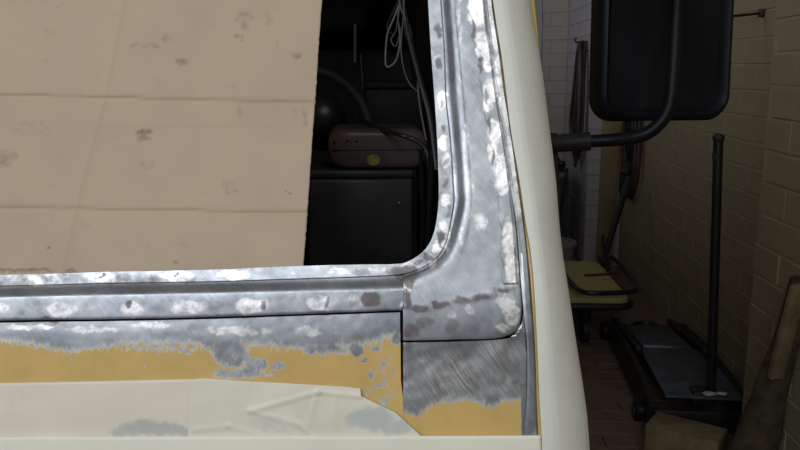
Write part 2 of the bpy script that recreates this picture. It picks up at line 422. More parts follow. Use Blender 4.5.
def lerp_table(tab, x):
    for (a, ya), (b, yb) in zip(tab, tab[1:]):
        if x <= b: return ya+(yb-ya)*max(0, (x-a)/(b-a))
    return tab[-1][1]
PAINT_F = [(-520, 344), (-20, 342), (0, 341), (30, 346), (58, 351), (89, 351), (133, 344), (191, 344), (213, 351), (240, 344), (268, 347), (311, 351), (342, 347), (362, 346), (378, 341), (391, 337), (405, 337)]
PAINT_C = [(400, 411), (416, 417), (430, 407), (440, 403), (455, 403), (466, 399), (480, 404), (492, 408), (505, 402), (520, 399), (540, 400)]
ISLANDS = [(232, 357, 20, 13, 1.05), (255, 364, 16, 9, .95), (238, 374, 30, 6, .95), (277, 366, 9, 5, 1), (268, 375, 6, 3, .8), (356, 352, 8, 6, 1), (364, 362, 4, 4, 1), (372, 376, 4, 5, .9), (381, 386, 5, 3, .8), (368, 392, 4, 6, .9),
 (385, 362, 3, 4, .8), (392, 372, 3, 4, .8), (376, 349, 6, 3, .9), (396, 340, 4, 4, .9), (185, 352, 9, 4, .7), (146, 362, 3, 12, .45), (152, 350, 6, 3, .5), (384, 400, 6, 10, .8), (370, 412, 9, 12, .9), (385, 375, 15, 34, .52), (330, 352, 30, 5, .5), (160, 350, 40, 4, .5), (72.5, 357, 1.6, 1.6, 1.2)]
def paint_front(x, y):
    v = ss(-13, 13, y-lerp_table(PAINT_F, x))
    return v - .74*blob(ISLANDS, x, y)
def paint_corner(x, y):
    v = ss(-12, 12, y-lerp_table(PAINT_C, x))
    return v*(1-ss(519, 523, x))

def loft(name, rows, na, mats, parent=None, rel=None, attrs=None, thick=.0012, wmod=None, jitter=None, tail=None, angle=40):
    """rows: list of (pts, w, nsub): skin lofted through px-traced rows; w per row is the height off the van's skin"""
    grid = []
    samp = [(cr(p, na), wv, n) for p, wv, n in [(r[0], r[1], r[2] if len(r) > 2 else 4) for r in rows]]
    for i, (P, wv, n) in enumerate(samp):
        if i == 0: grid.append([(p.x, p.y, wv) for p in P]); continue
        P0, w0, _ = samp[i-1]
        for k in range(1, n+1):
            f = k/n
            grid.append([(a.x+(b.x-a.x)*f, a.y+(b.y-a.y)*f, w0+(wv-w0)*f) for a, b in zip(P0, P)])
    verts = []; uv = []; A = {k: [] for k in (attrs or {})}
    for j, row in enumerate(grid):
        for x, yy, wv in row:
            if jitter: x, yy = jitter(j, len(grid), x, yy)
            ww = wv + (rel(x, yy) if rel else 0)
            if wmod: ww = wmod(x, yy, ww)
            verts.append(S(x, yy, ww)); uv.append((x/100, -yy/100))
            for k, f in (attrs or {}).items(): A[k].append(f(x, yy))
    nr = len(grid)
    if tail:                                    # carry the last row straight back along the van's flank
        for dd, inw in tail:
            for i in range(na):
                verts.append(verts[(nr-1)*na+i] + D*dd - U*inw)
                uv.append((uv[(nr-1)*na+i][0]+dd*8, uv[(nr-1)*na+i][1]))
                for k in A: A[k].append(0)
        grid_rows = nr+len(tail)
    else: grid_rows = nr
    faces = [(j*na+i, j*na+i+1, (j+1)*na+i+1, (j+1)*na+i) for j in range(grid_rows-1) for i in range(na-1)]
    c0 = verts[faces[len(faces)//2][0]]
    nsum = Vector()
    for f in faces[::max(1, len(faces)//200)]:
        nsum += (verts[f[1]]-verts[f[0]]).cross(verts[f[2]]-verts[f[0]])
    if nsum.dot(CAM-c0) < 0: faces = [f[::-1] for f in faces]
    me = bpy.data.meshes.new(name); me.from_pydata(verts, [], faces); me.update()
    lay = me.uv_layers.new(name='UVMap'); vi = [0]*len(me.loops); me.loops.foreach_get('vertex_index', vi)
    lay.data.foreach_set('uv', [c for v in vi for c in uv[v]])
    for k, vals in A.items():
        a = me.attributes.new(k, 'FLOAT', 'POINT'); a.data.foreach_set('value', vals)
    o = link(name, me, mats, parent, True, angle)
    if thick:
        s = o.modifiers.new('thickness', 'SOLIDIFY'); s.thickness = thick; s.offset = -1
    return o
ST = {'bright': lambda x, y: blob(SPOTS, x, y), 'burn_and_shade': lambda x, y: blob(BURNS_AND_SHADE, x, y), 'paint': lambda x, y: 0.0, 'swirl': lambda x, y: 0.0}

van = thing('van', (O.x-.4, O.y+1.2, 0), 'yellow van with ground bare-metal windscreen corner under repair', 'van')
C0 = [(-520, 285), (-20, 275.5), (100, 272), (200, 270), (300, 266), (360, 264.5), (396, 264), (410, 260.5), (424.5, 250), (433.5, 234), (438, 209), (438.7, 184), (437, 138), (434.5, 98), (431, 50), (428, 0), (420, -150)]
C1 = [(-520, 296), (-20, 286.5), (100, 283.5), (200, 282), (300, 279), (360, 277), (396, 275), (414, 271), (432, 262), (445, 245), (453.5, 207), (453.3, 184), (450, 135), (446, 98), (444.5, 50), (441, 0), (433, -150)]
def flange_jit(j, n, x, y):
    if j == 0: return x + 1.1*noise.noise(Vector((x*.09, y*.09, 3))), y + .9*noise.noise(Vector((x*.09, y*.09, 7)))
    return x, y
loft('windscreen_flange', [(C0, -.0075, 1), (C0, -.0045, 1), (C1, -.0045, 12)], 520, STEEL, van, relief, ST, .0012, jitter=flange_jit, wmod=lambda x, y, wv: wv*.6)

C1s = C1[:6] + [(404, 275)]
C2s = [(-520, 309), (-20, 298), (100, 295.5), (200, 293.5), (300, 291.5), (360, 290.5), (404, 289.5)]
C6 = [(-520, 332), (-20, 321), (100, 319.3), (200, 317.3), (300, 314), (360, 311.8), (404, 310.2)]
def between(A, B, f): return [(a[0]+(b[0]-a[0])*f, a[1]+(b[1]-a[1])*f) for a, b in zip(A, B)]
loft('sill_panel', [(C1s, -.005, 1), (between(C1s, C2s, .14), -.0043, 2), (between(C1s, C2s, .32), -.0026, 2), (between(C1s, C2s, .5), .0004, 2), (between(C1s, C2s, .68), .0038, 2), (between(C1s, C2s, .84), .0060, 2), (C2s, .0072, 2),
     (between(C2s, C6, .10), .0070, 2), (between(C2s, C6, .5), .0058, 5), (between(C2s, C6, .93), .0045, 6), (C6, .0038, 2), (C6, -.012, 2)], 420, STEEL, van, relief, ST, angle=70, wmod=lambda x, y, wv: wv*.6)

C1p = [(403, 274.5)] + C1[7:]
C2p = [(403, 287), (421, 281), (440, 270), (456, 250), (466.5, 210), (467.5, 185), (463.5, 137), (460.5, 98), (456, 50), (452, 0), (443, -150)]
C4p = [(403, 340.5), (450, 339.5), (505, 336.5), (521, 318), (518.5, 262), (511, 187), (504, 135), (497.5, 98), (491.5, 50), (485.5, 0), (468, -150)]
def pillar_w(x, y, wv):                       # the pressed step dies out into the corner gusset
    f = ss(205, 285, y)*ss(540, 440, x)
    return .6*(wv + f*(.0035-wv)*.65*(1 if wv > -.003 else .2))
loft('pillar_panel', [(C1p, -.005, 1), (between(C1p, C2p, .14), -.0043, 2), (between(C1p, C2p, .32), -.0024, 2), (between(C1p, C2p, .5), .0008, 2), (between(C1p, C2p, .68), .0042, 2), (between(C1p, C2p, .85), .0063, 2), (C2p, .0073, 2), (between(C2p, C4p, .05), .0075, 2),
     (between(C2p, C4p, .10), .0070, 3), (between(C2p, C4p, .5), .0055, 12), (between(C2p, C4p, .97), .0038, 16), (C4p, .0032, 2), (C4p, -.010, 2)], 420, STEEL, van, relief, ST, wmod=pillar_w, angle=70)

C3o = [(449, -150), (467, 0), (471, 27), (477, 58), (483, 95), (488, 130), (494, 165), (499, 200), (501, 235), (503, 284)]
C4o = [(467, -150), (484.5, 0), (487.5, 27), (492, 58), (497, 98), (502.5, 130), (507.5, 165), (511.5, 200), (515, 235), (518, 284)]
def strip_jit(j, n, x, y):
    f = 1-min(1, j/5)
    return x + f*4.5*noise.noise(Vector((x*.05, y*.085, 3))), y
tag(loft('weld_strip', [(C3o, .0042, 1), (C3o, .0062, 1), (between(C3o, C4o, .9), .0056, 12), (C4o, .0040, 2)], 300, STEEL, van, relief, ST, .001, jitter=strip_jit, wmod=lambda x, y, wv: wv*.66), 'brightly ground spot-welded strip')

G0 = [(467.2, -150), (484.9, 0), (491, 50), (497.2, 98), (503.7, 130), (511, 187), (516.5, 224), (520, 269), (523.5, 310), (527, 350), (526.5, 400), (524, 436), (522, 490)]
G1 = [(475, -150), (492.5, 0), (500, 50), (505.5, 92), (510.5, 125), (518.5, 180), (524.5, 224), (529.5, 270), (532.5, 310), (535, 350), (536.5, 400), (538, 436), (539, 490)]
GA = {'bright': lambda x, y: 1.0*(1-ss(170, 280, y))*(.8+noise.noise(Vector((x*.1, y*.05, 5)))), 'burn_and_shade': lambda x, y: 0.0, 'paint': lambda x, y: .75*ss(420, 450, y)*ss(529, 535, x)}
loft('pillar_gutter', [(G0, -.006, 1), (G0, .0016, 2), (between(G0, G1, .3), .0032, 3), (between(G0, G1, .8), .0028, 4), (G1, -.0005, 3)], 260, STEEL, van, relief, GA, wmod=lambda x, y, wv: wv*(1-.75*ss(240, 330, y)))

F0 = [(-520, 335.5), (-20, 323.2), (100, 321.3), (200, 319.3), (300, 315.9), (360, 313.8), (400.3, 312.3)]
def frow(yl, yr, xr): return [(-520, yl+10), (-20, yl), (100, yl), (200, yl), (300, (yl+yr)/2), (360, yr), (xr, yr)]
FA = dict(ST); FA['paint'] = paint_front
loft('front_panel', [(F0, -.012, 1), (F0, -.0015, 3), (frow(350, 346, 400.6), -.0018, 16), (frow(382, 380, 401), -.002, 18), (frow(414, 414, 404.8), -.002, 14), (frow(490, 490, 406), -.002, 10)], 460, STEEL, van,
     lambda x, y: .6*relief(x, y), FA)
K0 = [(403, 342.5), (450, 341.7), (504, 339), (517, 333), (522, 322), (523.5, 311)]
def krow(yl, yr, xr): return [(403+(xr-403)*f, yl+(yr-yl)*f) for f in (0, .25, .5, .7, .86, 1)]
KA = dict(ST); KA['paint'] = paint_corner
KA['swirl'] = lambda x, y: max(.0, blob([(446, 378, 36, 24, 1.0), (462, 384, 60, 34, .55), (500, 352, 26, 14, .75)], x, y))
loft('corner_patch', [(K0, -.010, 1), (K0, -.0008, 3), (krow(366, 356, 527), -.0012, 10), (krow(412, 404, 526.3), -.0015, 18), (krow(490, 490, 522), -.0018, 14)], 110, STEEL, van, relief, KA)

# yellow nose corner turning into the flank, under the masking paper
PL = [(475, -150), (493, 0), (502.5, 62), (511, 131), (519.5, 180), (526, 224), (530, 247), (533.5, 280), (537, 340), (539.5, 400), (541.5, 436), (542, 490)]
PR = [(512, -150), (530.5, 0), (541, 62), (550, 131), (556, 180), (559.5, 224), (563, 255), (567, 280), (576, 340), (584.5, 395), (588.5, 430), (592, 490)]
Q0 = [(a-1.5, b) for a, b in PL]; Q1 = [(a-2.5, b) for a, b in PR]
loft('corner_panel', [([(x-2.5, y) for x, y in Q0], -.002, 1), (Q0, -.001, 2), (between(Q0, Q1, .45), -.006, 4), (between(Q0, Q1, .8), -.020, 4), (Q1, -.040, 4)], 120, YELLOW, van, None, None, .0012,
     tail=[(.02, .002), (.10, .012)])
# flank, roof, nose below the frame, far side: unseen body, added to keep light out of cab and corridor
edge = [S(x, y, -.040) + D*.10 - U*.012 for x, y in cr([(p[0], p[1]) for p in Q1], 24)]
edge = [Vector((p[0], p[1], p[2])) for p in edge]
low = [edge[-1] + Vector((0, 0, z-edge[-1].z)) for z in (.8, .6, .34)]
outl = edge + low
def sheet(name, A, vec, m, n=8):
    verts = [p+vec*(k/n) for k in range(n+1) for p in A]; m_ = len(A)
    fs = [(k*m_+i, k*m_+i+1, (k+1)*m_+i+1, (k+1)*m_+i) for k in range(n) for i in range(m_-1)]
    me = bpy.data.meshes.new(name); me.from_pydata(verts, [], fs); me.update()
    o = link(name, me, m, van); s = o.modifiers.new('thickness', 'SOLIDIFY'); s.thickness = .012; s.offset = 0; return o
sheet('side_panel', outl, D*4.15, YELLOW)
sheet('door_lining', [p - U*.03 for p in outl], D*1.7, TRIM_DARK)
ztop = edge[0].z
def quad(name, pts, m, th=.012):
    me = bpy.data.meshes.new(name); me.from_pydata([Vector(p) for p in pts], [], [(0, 1, 2, 3)]); me.update()
    o = link(name, me, m, van); s = o.modifiers.new('thickness', 'SOLIDIFY'); s.thickness = th; s.offset = 0; return o
L0 = S(-515, 300, -.02); W = (edge[0]-S(-515, -150, -.04)).length
tl = S(-515, -150, -.035); tr = edge[0]
quad('roof', [tl+Z*.004, tr+Z*.004-D*.09, tr+D*4.15+Z*.004, tl+D*4.25+Z*.004], YELLOW)
bl = Vector((L0.x, L0.y, .34)); br_ = low[-1]
quad('side_panel', [L0, tl, tl+D*4.25, L0+D*4.25], YELLOW)
quad('side_panel', [bl, L0, L0+D*4.25, bl+D*4.25], YELLOW)
quad('bulkhead', [bl+D*1.7, br_+D*1.6, tr+D*1.6, tl+D*1.7], TRIM_DARK)
quad('tail_panel', [bl+D*4.25, br_+D*4.15, tr+D*4.15, tl+D*4.25], YELLOW)
nl, nr_ = S(-515, 488, -.003), S(590, 488, -.040)
quad('nose_panel', [nl, nr_, Vector((nr_.x, nr_.y, .36)), Vector((nl.x, nl.y, .36))], YELLOW)
quad('cab_floor', [bl+Z*.02, br_+Z*.02, br_+D*4.15+Z*.02, bl+D*4.25+Z*.02], TRIM_DARK)
for uu in (-.72, .0):
    for dd in (.5, 3.3):
        c = Vector((O.x, O.y, .30)) + U*uu + D*dd
        Mw = Matrix.Translation(c) @ Matrix(((U.x, D.x, 0, 0), (U.y, D.y, 0, 0), (0, 0, 1, 0), (0, 0, 0, 1))) @ Matrix.Rotation(math.pi/2, 4, 'Y')
        wh = lathe('wheel', [(.14, -.07), (.27, -.08), (.295, -.05), (.30, 0), (.295, .05), (.27, .08), (.14, .07)], RUBBER, van, Mw)
        lathe('hub', [(0, .03), (.05, .03), (.12, .05), (.145, .065), (.145, -.065), (.12, -.03), (0, -.03)], JACKBLUE, wh, Mw)
# yellow door frame and its grey-blue seal seen past the paper, upper right
def door_edge(name, spec, back, half, m):
    """bead standing on the flank just behind the paper's edge: (y on the edge curve, how far its centre stands out)"""
    P = []
    for yy, out in spec:
        xx = lerp_table([(b, a) for a, b in PR], yy); P.append(S(xx, yy, -.036) + D*back + U*out)
    return tube(name, P, half, m, van, 30, 8)
door_edge('door_frame', [(-150, .0048), (-60, .0048), (0, .0045), (30, .0025), (55, .0002), (80, -.002), (120, -.004)], .030, .0078, YELLOW)
door_edge('door_seal', [(-150, .0175), (-60, .0172), (0, .0165), (30, .0115), (55, .0065), (80, .0030), (120, -.002)], .040, .0062, simple('blue_grey_seal', (.13, .14, .19), .6))

# ------------------------------------------------------------------ wing mirror (part of the van)
MD = 1.0
mc = at_depth(664.5, 22, MD)
mx = (U*1.0 + D*.12).normalized(); mz = (Z + D*.06).normalized(); my = mx.cross(mz).normalized()*-1   # my: toward the camera
if my.dot(CAM-mc) < 0: my = -my
hw, hh, rr = .0902, .1225, .030
def mring(sc_w, sc_h, r, yy): return [mc + mx*a + mz*b + my*yy for a, b in rounded_outline(sc_w, sc_h, r)]
mirror = rings_solid('wing_mirror', [mring(hw-.020, hh-.020, .018, .004), mring(hw-.016, hh-.016, .020, .004), mring(hw-.013, hh-.013, .022, .010), mring(hw-.008, hh-.008, .026, .0145), mring(hw-.003, hh-.003, .029, .012),
      mring(hw, hh, rr, .004), mring(hw, hh, rr, -.018), mring(hw-.004, hh-.004, rr, -.024), mring(hw-.008, hh-.008, .026, -.024)], BLACK, van, True, True, 60)
rings_solid('mirror_glass', [mring(hw-.010, hh-.010, .024, -.0255), mring(hw-.010, hh-.010, .024, -.0245)], CHROME, mirror)
arm = [at_depth(585, 141.5, MD-.02), at_depth(612, 140, MD-.03), at_depth(636, 137, MD-.045), at_depth(651, 131, MD-.052), at_depth(664, 118, MD-.056), at_depth(670, 102, MD-.056), at_depth(672.5, 80, MD-.054), at_depth(675, 40, MD-.05), at_depth(677, 0, MD-.046), at_depth(679, -30, MD-.036), mc + Z*.075 + mx*.014]
tube('arm', arm, .0078, BLACK, mirror, 70, 14)
tube('arm_sleeve', [at_depth(500, 147, MD+.015), at_depth(530, 145.5, MD), at_depth(556, 143.5, MD-.01), at_depth(590, 141.2, MD-.022)], .0108, BLACK_MATT, mirror, 20, 14)
tube('sleeve_collar', [at_depth(586, 141.5, MD-.021), at_depth(590.5, 141.2, MD-.022)], .0116, BLACK_MATT, mirror, 4, 14)
tube('bracket', [at_depth(551, 134, MD), at_depth(552, 160, MD), at_depth(553, 200, MD+.01), at_depth(553, 230, MD+.02), at_depth(540, 250, MD+.02), at_depth(503, 258, MD+.03)], .008, BLACK_MATT, mirror, 20, 8)
box('clamp', mc + my*.012 + Z*.075 + mx*.014, (.03, .02, .05), BLACK_MATT, mirror, bevel=.004)

# ------------------------------------------------------------------ cab interior (parts of the van)
dash_c = at_depth(200, 300, 1.25)
ZD = at_depth(370, 278, 1.20).z
dash = box('dashboard', Vector((O.x, O.y, ZD-.10)) - U*.36 + D*.42, (.92, .50, .20), TRIM_DARK, van, Matrix.Rotation(AV, 3, 'Z'), .02, 3)
sw_c = at_depth(305, 135, 1.32); sw = bmesh.new()
ax = (CAM-sw_c).normalized(); e1 = ax.cross(Z).normalized(); e2 = e1.cross(ax)
ring = [sw_c + (e1*math.cos(q)+e2*math.sin(q))*.107 for q in [2*math.pi*k/48 for k in range(49)]]
bm_tube(sw, ring, .0085, 0, 10, False); wheel = bm_obj('steering_wheel', sw, simple('dark_grey_wheel_rim', (.05, .052, .055), .5), van)
for q in (200, 340, 90):
    tube('spoke', [sw_c, sw_c + (e1*math.cos(R(q))+e2*math.sin(R(q)))*.105], .007, BLACK_MATT, wheel, 6, 8)
cp = at_depth(322, 118, 1.28)
Mcol = Matrix.Translation(cp) @ (CAM+Z*.25-cp).to_track_quat('Z', 'Y').to_matrix().to_4x4()
lathe('column_cowl', [(0, .042), (.012, .041), (.024, .036), (.032, .026), (.036, .012), (.037, .002), (.0345, .0), (.0345, -.004), (.039, -.006), (.041, -.02), (.040, -.09), (0, -.09)], GLOSS, van, Mcol, 40)
seat = box('seat', at_depth(372, 112, 1.72) + D*.06, (.36, .10, .26), SEATCLOTH, van, Matrix.Rotation(AV, 3, 'Z'), .025, 3)
box('headrest', at_depth(342, 0, 1.72) + D*.05, (.125, .07, .13), SEATCLOTH, seat, Matrix.Rotation(AV, 3, 'Z'), .03, 4)
tube('headrest_post', [at_depth(355.3, 24, 1.70), at_depth(355.3, 62, 1.70)], .0035, simple('pale_grey_post', (.5, .5, .52), .4), seat, 4, 10)
hb = box('heater_box', at_depth(393, 104, 1.45), (.105, .08, .085), TRIM_DARK, van, Matrix.Rotation(AV, 3, 'Z'), .008, 2)
box('heater_lid', at_depth(392, 85, 1.43), (.10, .07, .012), BLACK_MATT, hb, Matrix.Rotation(AV, 3, 'Z'), .004, 2)
tube('stalk', [at_depth(366, 84, 1.42), at_depth(371, 90, 1.41), at_depth(377, 93, 1.41)], .006, BLACK, van, 10, 8)
tube('blue_lead', [at_depth(360.5, 54, 1.40), at_depth(361.5, 66, 1.40), at_depth(363, 88, 1.40)], .0012, WIRE_BLUE, van, 12, 6)
loom = tube('wiring_loom', [at_depth(396, -120, 1.0), at_depth(399, -20, .98), at_depth(404, 12, .96), at_depth(411, 45, .95), at_depth(420, 80, .94), at_depth(430, 118, .93), at_depth(437, 170, .92)], .0034, WIRE, van, 50, 8)
for pts, r, m in (([(397, -30), (400, 5), (410, 30), (414, 58), (424, 96), (431, 130)], .0018, WIRE),
                  ([(402, -30), (404, 10), (406, 34), (412, 50), (417, 72), (419, 100), (426, 140)], .0016, BLKCABLE),
                  ([(400, 2), (394, 18), (388, 32), (386, 46), (385.5, 62), (388, 67), (395, 62), (399, 50), (400, 36), (398, 20), (399, 4)], .0013, WIRE_PALE),
                  ([(399, 0), (392, 14), (387, 28), (393, 34), (397, 26), (400, 8)], .0013, WIRE),
                  ([(399, 8), (396, 30), (391, 40), (396, 46), (401, 28)], .0012, WIRE),
                  ([(405, -10), (403, 20), (401, 48), (404, 70), (410, 84), (418, 92)], .0012, WIRE)):
    tube('wire', [at_depth(x, y_, .955) for x, y_ in pts], r, m, loom, 44, 6)
for pts, r in (([(421, 150), (422, 190), (423, 215), (421, 260)], .003), ([(432, 150), (431.5, 172), (430, 200), (428, 250)], .0045), ([(415, 166), (415.6, 200), (416, 262)], .0022)):
    tube('door_seal', [at_depth(x, y_, 1.0) for x, y_ in pts], r, BLACK, van, 20, 8)

# loose things in the cab
RV = Matrix.Rotation(AV, 3, 'Z')
def vbox(px0, py0, px1, py1, dep, thick):
    a, b = at_depth(px0, py0, dep), at_depth(px1, py1, dep)
    return a, b
a = at_depth(307, 170, 1.12); b = at_depth(414, 170, 1.12); wdt = (b-a).length
hgt = a.z - ZD
bc = (a+b)/2 + D*.06; bc.z = ZD + hgt/2 + .0005
bb = thing('storage_box', (bc.x, bc.y, ZD), 'scuffed black box on the dashboard under the maroon case', 'box')
box('body', bc - Z*.006, (wdt, .12, hgt-.012), BOXBLACK, bb, RV, .006, 3)
box('lid', Vector((bc.x, bc.y, ZD+hgt-.006)), (wdt+.001, .121, .012), BOXBLACK, bb, RV, .004, 3)
box('side_rib', bc + U*(wdt/2+.002) - D*.05, (.003, .012, hgt*.9), BLACK_MATT, bb, RV, .002, 2)
box('latch', bc - D*.0615 + U*wdt*.36 + Z*hgt*.22, (.003, .003, .003), BUCKET, bb, RV, .001, 2)
zt = ZD + hgt + .0008
a = at_depth(328, 146, 1.115); b = at_depth(430, 146, 1.115); wm = (b-a).length; hm = at_depth(376, 124, 1.12).z - at_depth(376, 165, 1.12).z
mcn = (a+b)/2 + D*.06; mcn.z = zt + hm/2
mcase = thing('maroon_case', (mcn.x, mcn.y, zt), 'maroon rounded case with a round gold badge, on the black box', 'case')
def crg(yy, s, sh=0): return [mcn + U*p + Z*q + D*yy for p, q in rounded_outline(wm/2*s, hm/2*s, min(.0215, hm/2*s*.93), 10)]
rings_solid('shell', [crg(-.0585, .70), crg(-.0575, .84), crg(-.0545, .93), crg(-.049, .98), crg(-.042, 1.0), crg(.0, 1.0)], MAROON, mcase, True, True, 75)
rings_solid('back_shell', [crg(.0012, .985), crg(.002, 1.0), crg(.05, 1.0), crg(.058, .96), crg(.06, .88)], MAROON, mcase, True, True, 50)
bx_ = [mcn + U*(wm/2*f) - D*.0575 - Z*.0015 for f in (-.9, -.3, .3, .9)]
tube('front_seam', bx_, .0012, BLACK_MATT, mcase, 12, 6)
bp = mcn - D*.056 - Z*hm*.27 - U*.008
Mb = Matrix.Translation(bp) @ (-D).to_track_quat('Z', 'Y').to_matrix().to_4x4()
badge = lathe('badge', [(0, .003), (.0075, .003), (.0082, .0042), (.0092, .0042), (.0098, .003), (.0098, -.004), (0, -.004)], GOLD, mcase, Mb @ Matrix.Diagonal((1, .8, 1, 1)), 32)
bmr = bmesh.new()
for q in range(0, 360, 45):
    bm_box(bmr, Mb @ Vector((.0045*math.cos(R(q)), .0036*math.sin(R(q)), .0033)), (.0022, .0012, .0012), RV)
bm_obj('badge_relief', bmr, BADGE_REL, badge)
for px_, py_ in ((334, 142), (347, 141), (356.5, 141.5)):
    q = at_depth(px_, py_, 1.115)
    qq = mcn + U*((q-mcn).dot(U)) + Z*((q-mcn).z) - D*.0580
    lathe('screw', [(0, .0012), (.0016, .001), (.002, 0), (0, -.001)], BLACK, mcase, Matrix.Translation(qq) @ (-D).to_track_quat('Z', 'Y').to_matrix().to_4x4(), 10)
ctop = zt + hm
cab = tube('power_cable', [at_depth(360, 118, 1.24), at_depth(364, 121, 1.20), at_depth(372, 125.5, 1.15), at_depth(384, 130, 1.108), at_depth(398, 134, 1.045), at_depth(412, 139, 1.04), at_depth(421, 144, 1.035), at_depth(428, 156, 1.03), at_depth(430, 190, 1.03)], .0034, BLKCABLE, None, 60, 8)
tag(cab, 'black cable draped over the maroon case in the cab', 'cable')

# ------------------------------------------------------------------ cardboard sheet in the screen opening
def card_right(y): return lerp_table([(-150, 330), (0, 322), (40, 319), (90, 316), (135, 312.5), (180, 309.5), (225, 306.5), (263, 303.5), (290, 302)], y)
CREASES = [(lambda x: 94+x*.026, 1.0, 1.6), (lambda x: 207+x*.016, .9, 1.6), (lambda x: 124.5 + x*.008, .18, 1.2)]
CST = [(143, 132, 9, 5, 1), (143, 139, 8, 3, .8), (183, 62, 8, 5, .7), (145, 46, 22, 4, .55), (168, 38, 6, 8, .5), (245, 20, 10, 12, .55), (268, 18, 7, 9, .55), (238, 38, 7, 5, .6), (296, 56, 6, 5, .8), (278, 44, 5, 6, .5), (230, 185, 8, 6, .6), (234, 192, 9, 1.5, .7),
       (288, 193, 4, 1.2, 1), (272, 203, 8, 1.2, .5), (146, 166, 10, 8, .45), (147, 252, 3, 9, .55), (49, 248, 2.2, 2.2, 1.6), (176, 262, 4, 2, .8), (20, 270, 40, 3, .8), (72, 271, 8, 2, .8), (6, 158, 14, 10, .6), (30, 128, 26, 9, .4), (55, 30, 12, 10, .35), (52, 210, 6, 12, .4), (240, 112, 6, 8, .5), (295, 112, 6, 6, .4), (305, 118, 3, 12, .6), (85, 225, 10, 4, .45)]
def crease(x, y):
    v = 0
    for f, s, wd in CREASES:
        v = max(v, s*(1-ss(.3*wd, wd, abs(y-f(x)-.8*noise.noise(Vector((x*.03, 0, 5)))))))
    vx = lerp_table([(-150, 140), (0, 125), (95, 107), (180, 84), (275, 62)], y)
    return max(v, .22*(1-ss(0, 3.0, abs(x-vx))))
def card_rel(x, y):
    d = .0011*noise.noise(Vector((x*.006, y*.008, 2)))
    for f, s, wd in CREASES[:2]:
        d -= .0010*(1-ss(0, 3.5, abs(y-f(x)))); d += .0012*(1-ss(0, 40, abs(y-f(x)-4)))*.5
    vx = lerp_table([(-150, 140), (0, 125), (95, 107), (180, 84), (275, 62)], y)
    return d + .0007*(1-ss(0, 9, abs(x-vx)))
crow = []
for yy in [-148, -60, 0, 40, 90, 135, 180, 225, 263, 290]:
    xr = card_right(yy); crow.append(([(-500+(xr+500)*f, yy + (5 if f == 0 else 0)) for f in (0, .35, .6, .75, .88, 1)], -.0115, 20))
def card_jit(j, n, x, y):
    if x > card_right(y)-1.0: return x + .9*noise.noise(Vector((0, y*.25, 3))), y
    return x, y
card = loft('cardboard_sheet', crow, 300, CARD, None, card_rel, {'stain': lambda x, y: blob(CST, x, y), 'crease': crease}, .0042, jitter=card_jit)
tag(card, 'brown corrugated cardboard sheet filling most of the windscreen opening', 'cardboard')

# ------------------------------------------------------------------ masking paper and tape on the van
def crease_line(L, x, y, wd):
    v = 0
    for a_, b_, s in L: v += s*(1-ss(0, wd, polyd([a_, b_], x, y)))
    return v
def paper_rel(x, y):
    return .0007*noise.noise(Vector((x*.02, y*.03, 8)))
lp = [[(-520, 392), (-20, 383.5), (60, 382), (130, 380.5), (191, 379.3), (228, 380)], [(-520, 440), (-20, 412), (60, 412), (130, 411), (191, 410), (240, 410)], [(-520, 470), (-20, 446), (60, 446), (130, 446), (191, 446), (250, 446)]]
tag(loft('masking_paper', [(lp[0], .0006, 1), (lp[1], .0012, 10), (lp[2], .0008, 10)], 200, LOWPAPER, None, paper_rel, {'stain': lambda x, y: blob([(148, 428, 32, 9, 1), (178, 431, 24, 6, .9), (120, 432, 12, 6, .8), (20, 400, 30, 10, .25)], x, y)}, .0003),
    'flat pale masking paper across the lower yellow panel, left of the crumpled flap', 'paper')
FC = [((250, 411), (318, 392), .0016), ((250, 411), (300, 425), .0013), ((300, 425), (322, 446), .0010), ((318, 392), (360, 396), .0018), ((318, 392), (306, 430), .0009), ((195, 430), (228, 426), .0010), ((228, 426), (262, 436), .0010), ((335, 398), (332, 440), .0007), ((270, 402), (292, 436), .0006)]
ft = [[(191, 380), (205, 378.5), (240, 381), (290, 383.5), (340, 386.5), (360.5, 388.5)], [(188, 398), (215, 398), (250, 398), (300, 398), (345, 397.5), (361, 396)], [(188, 420), (220, 418), (260, 418), (310, 416), (360, 412), (396, 413)], [(188, 446), (230, 446), (280, 446), (340, 446), (390, 446), (432, 446)]]
tag(loft('tape_flap', [(ft[0], .0026, 1), (ft[1], .0030, 12), (ft[2], .0030, 14), (ft[3], .0022, 14)], 190, FLAP, None,
    lambda x, y: crease_line(FC, x, y, 5)*.55 + .0008*noise.noise(Vector((x*.035, y*.05, 3))), {'stain': lambda x, y: blob([(372, 418, 24, 13, 1), (395, 428, 16, 8, .9), (270, 424, 18, 10, .35), (304, 410, 12, 8, .35)], x, y)}, .0003),
    'crumpled translucent masking tape flap with a torn upper right corner', 'tape')
tp = [[(-520, 449), (-20, 437.3), (100, 436.6), (250, 436.2), (400, 436), (541, 435.5)], [(-520, 500), (-20, 490), (100, 490), (250, 490), (400, 490), (543, 490)]]
tag(loft('masking_tape', [(tp[0], .0046, 1), (tp[1], .0046, 14)], 200, TAPE, None, lambda x, y: .0005*noise.noise(Vector((x*.02, y*.03, 12))), None, .0004),
    'long straight cream masking tape strip along the bottom edge of the picture', 'tape')
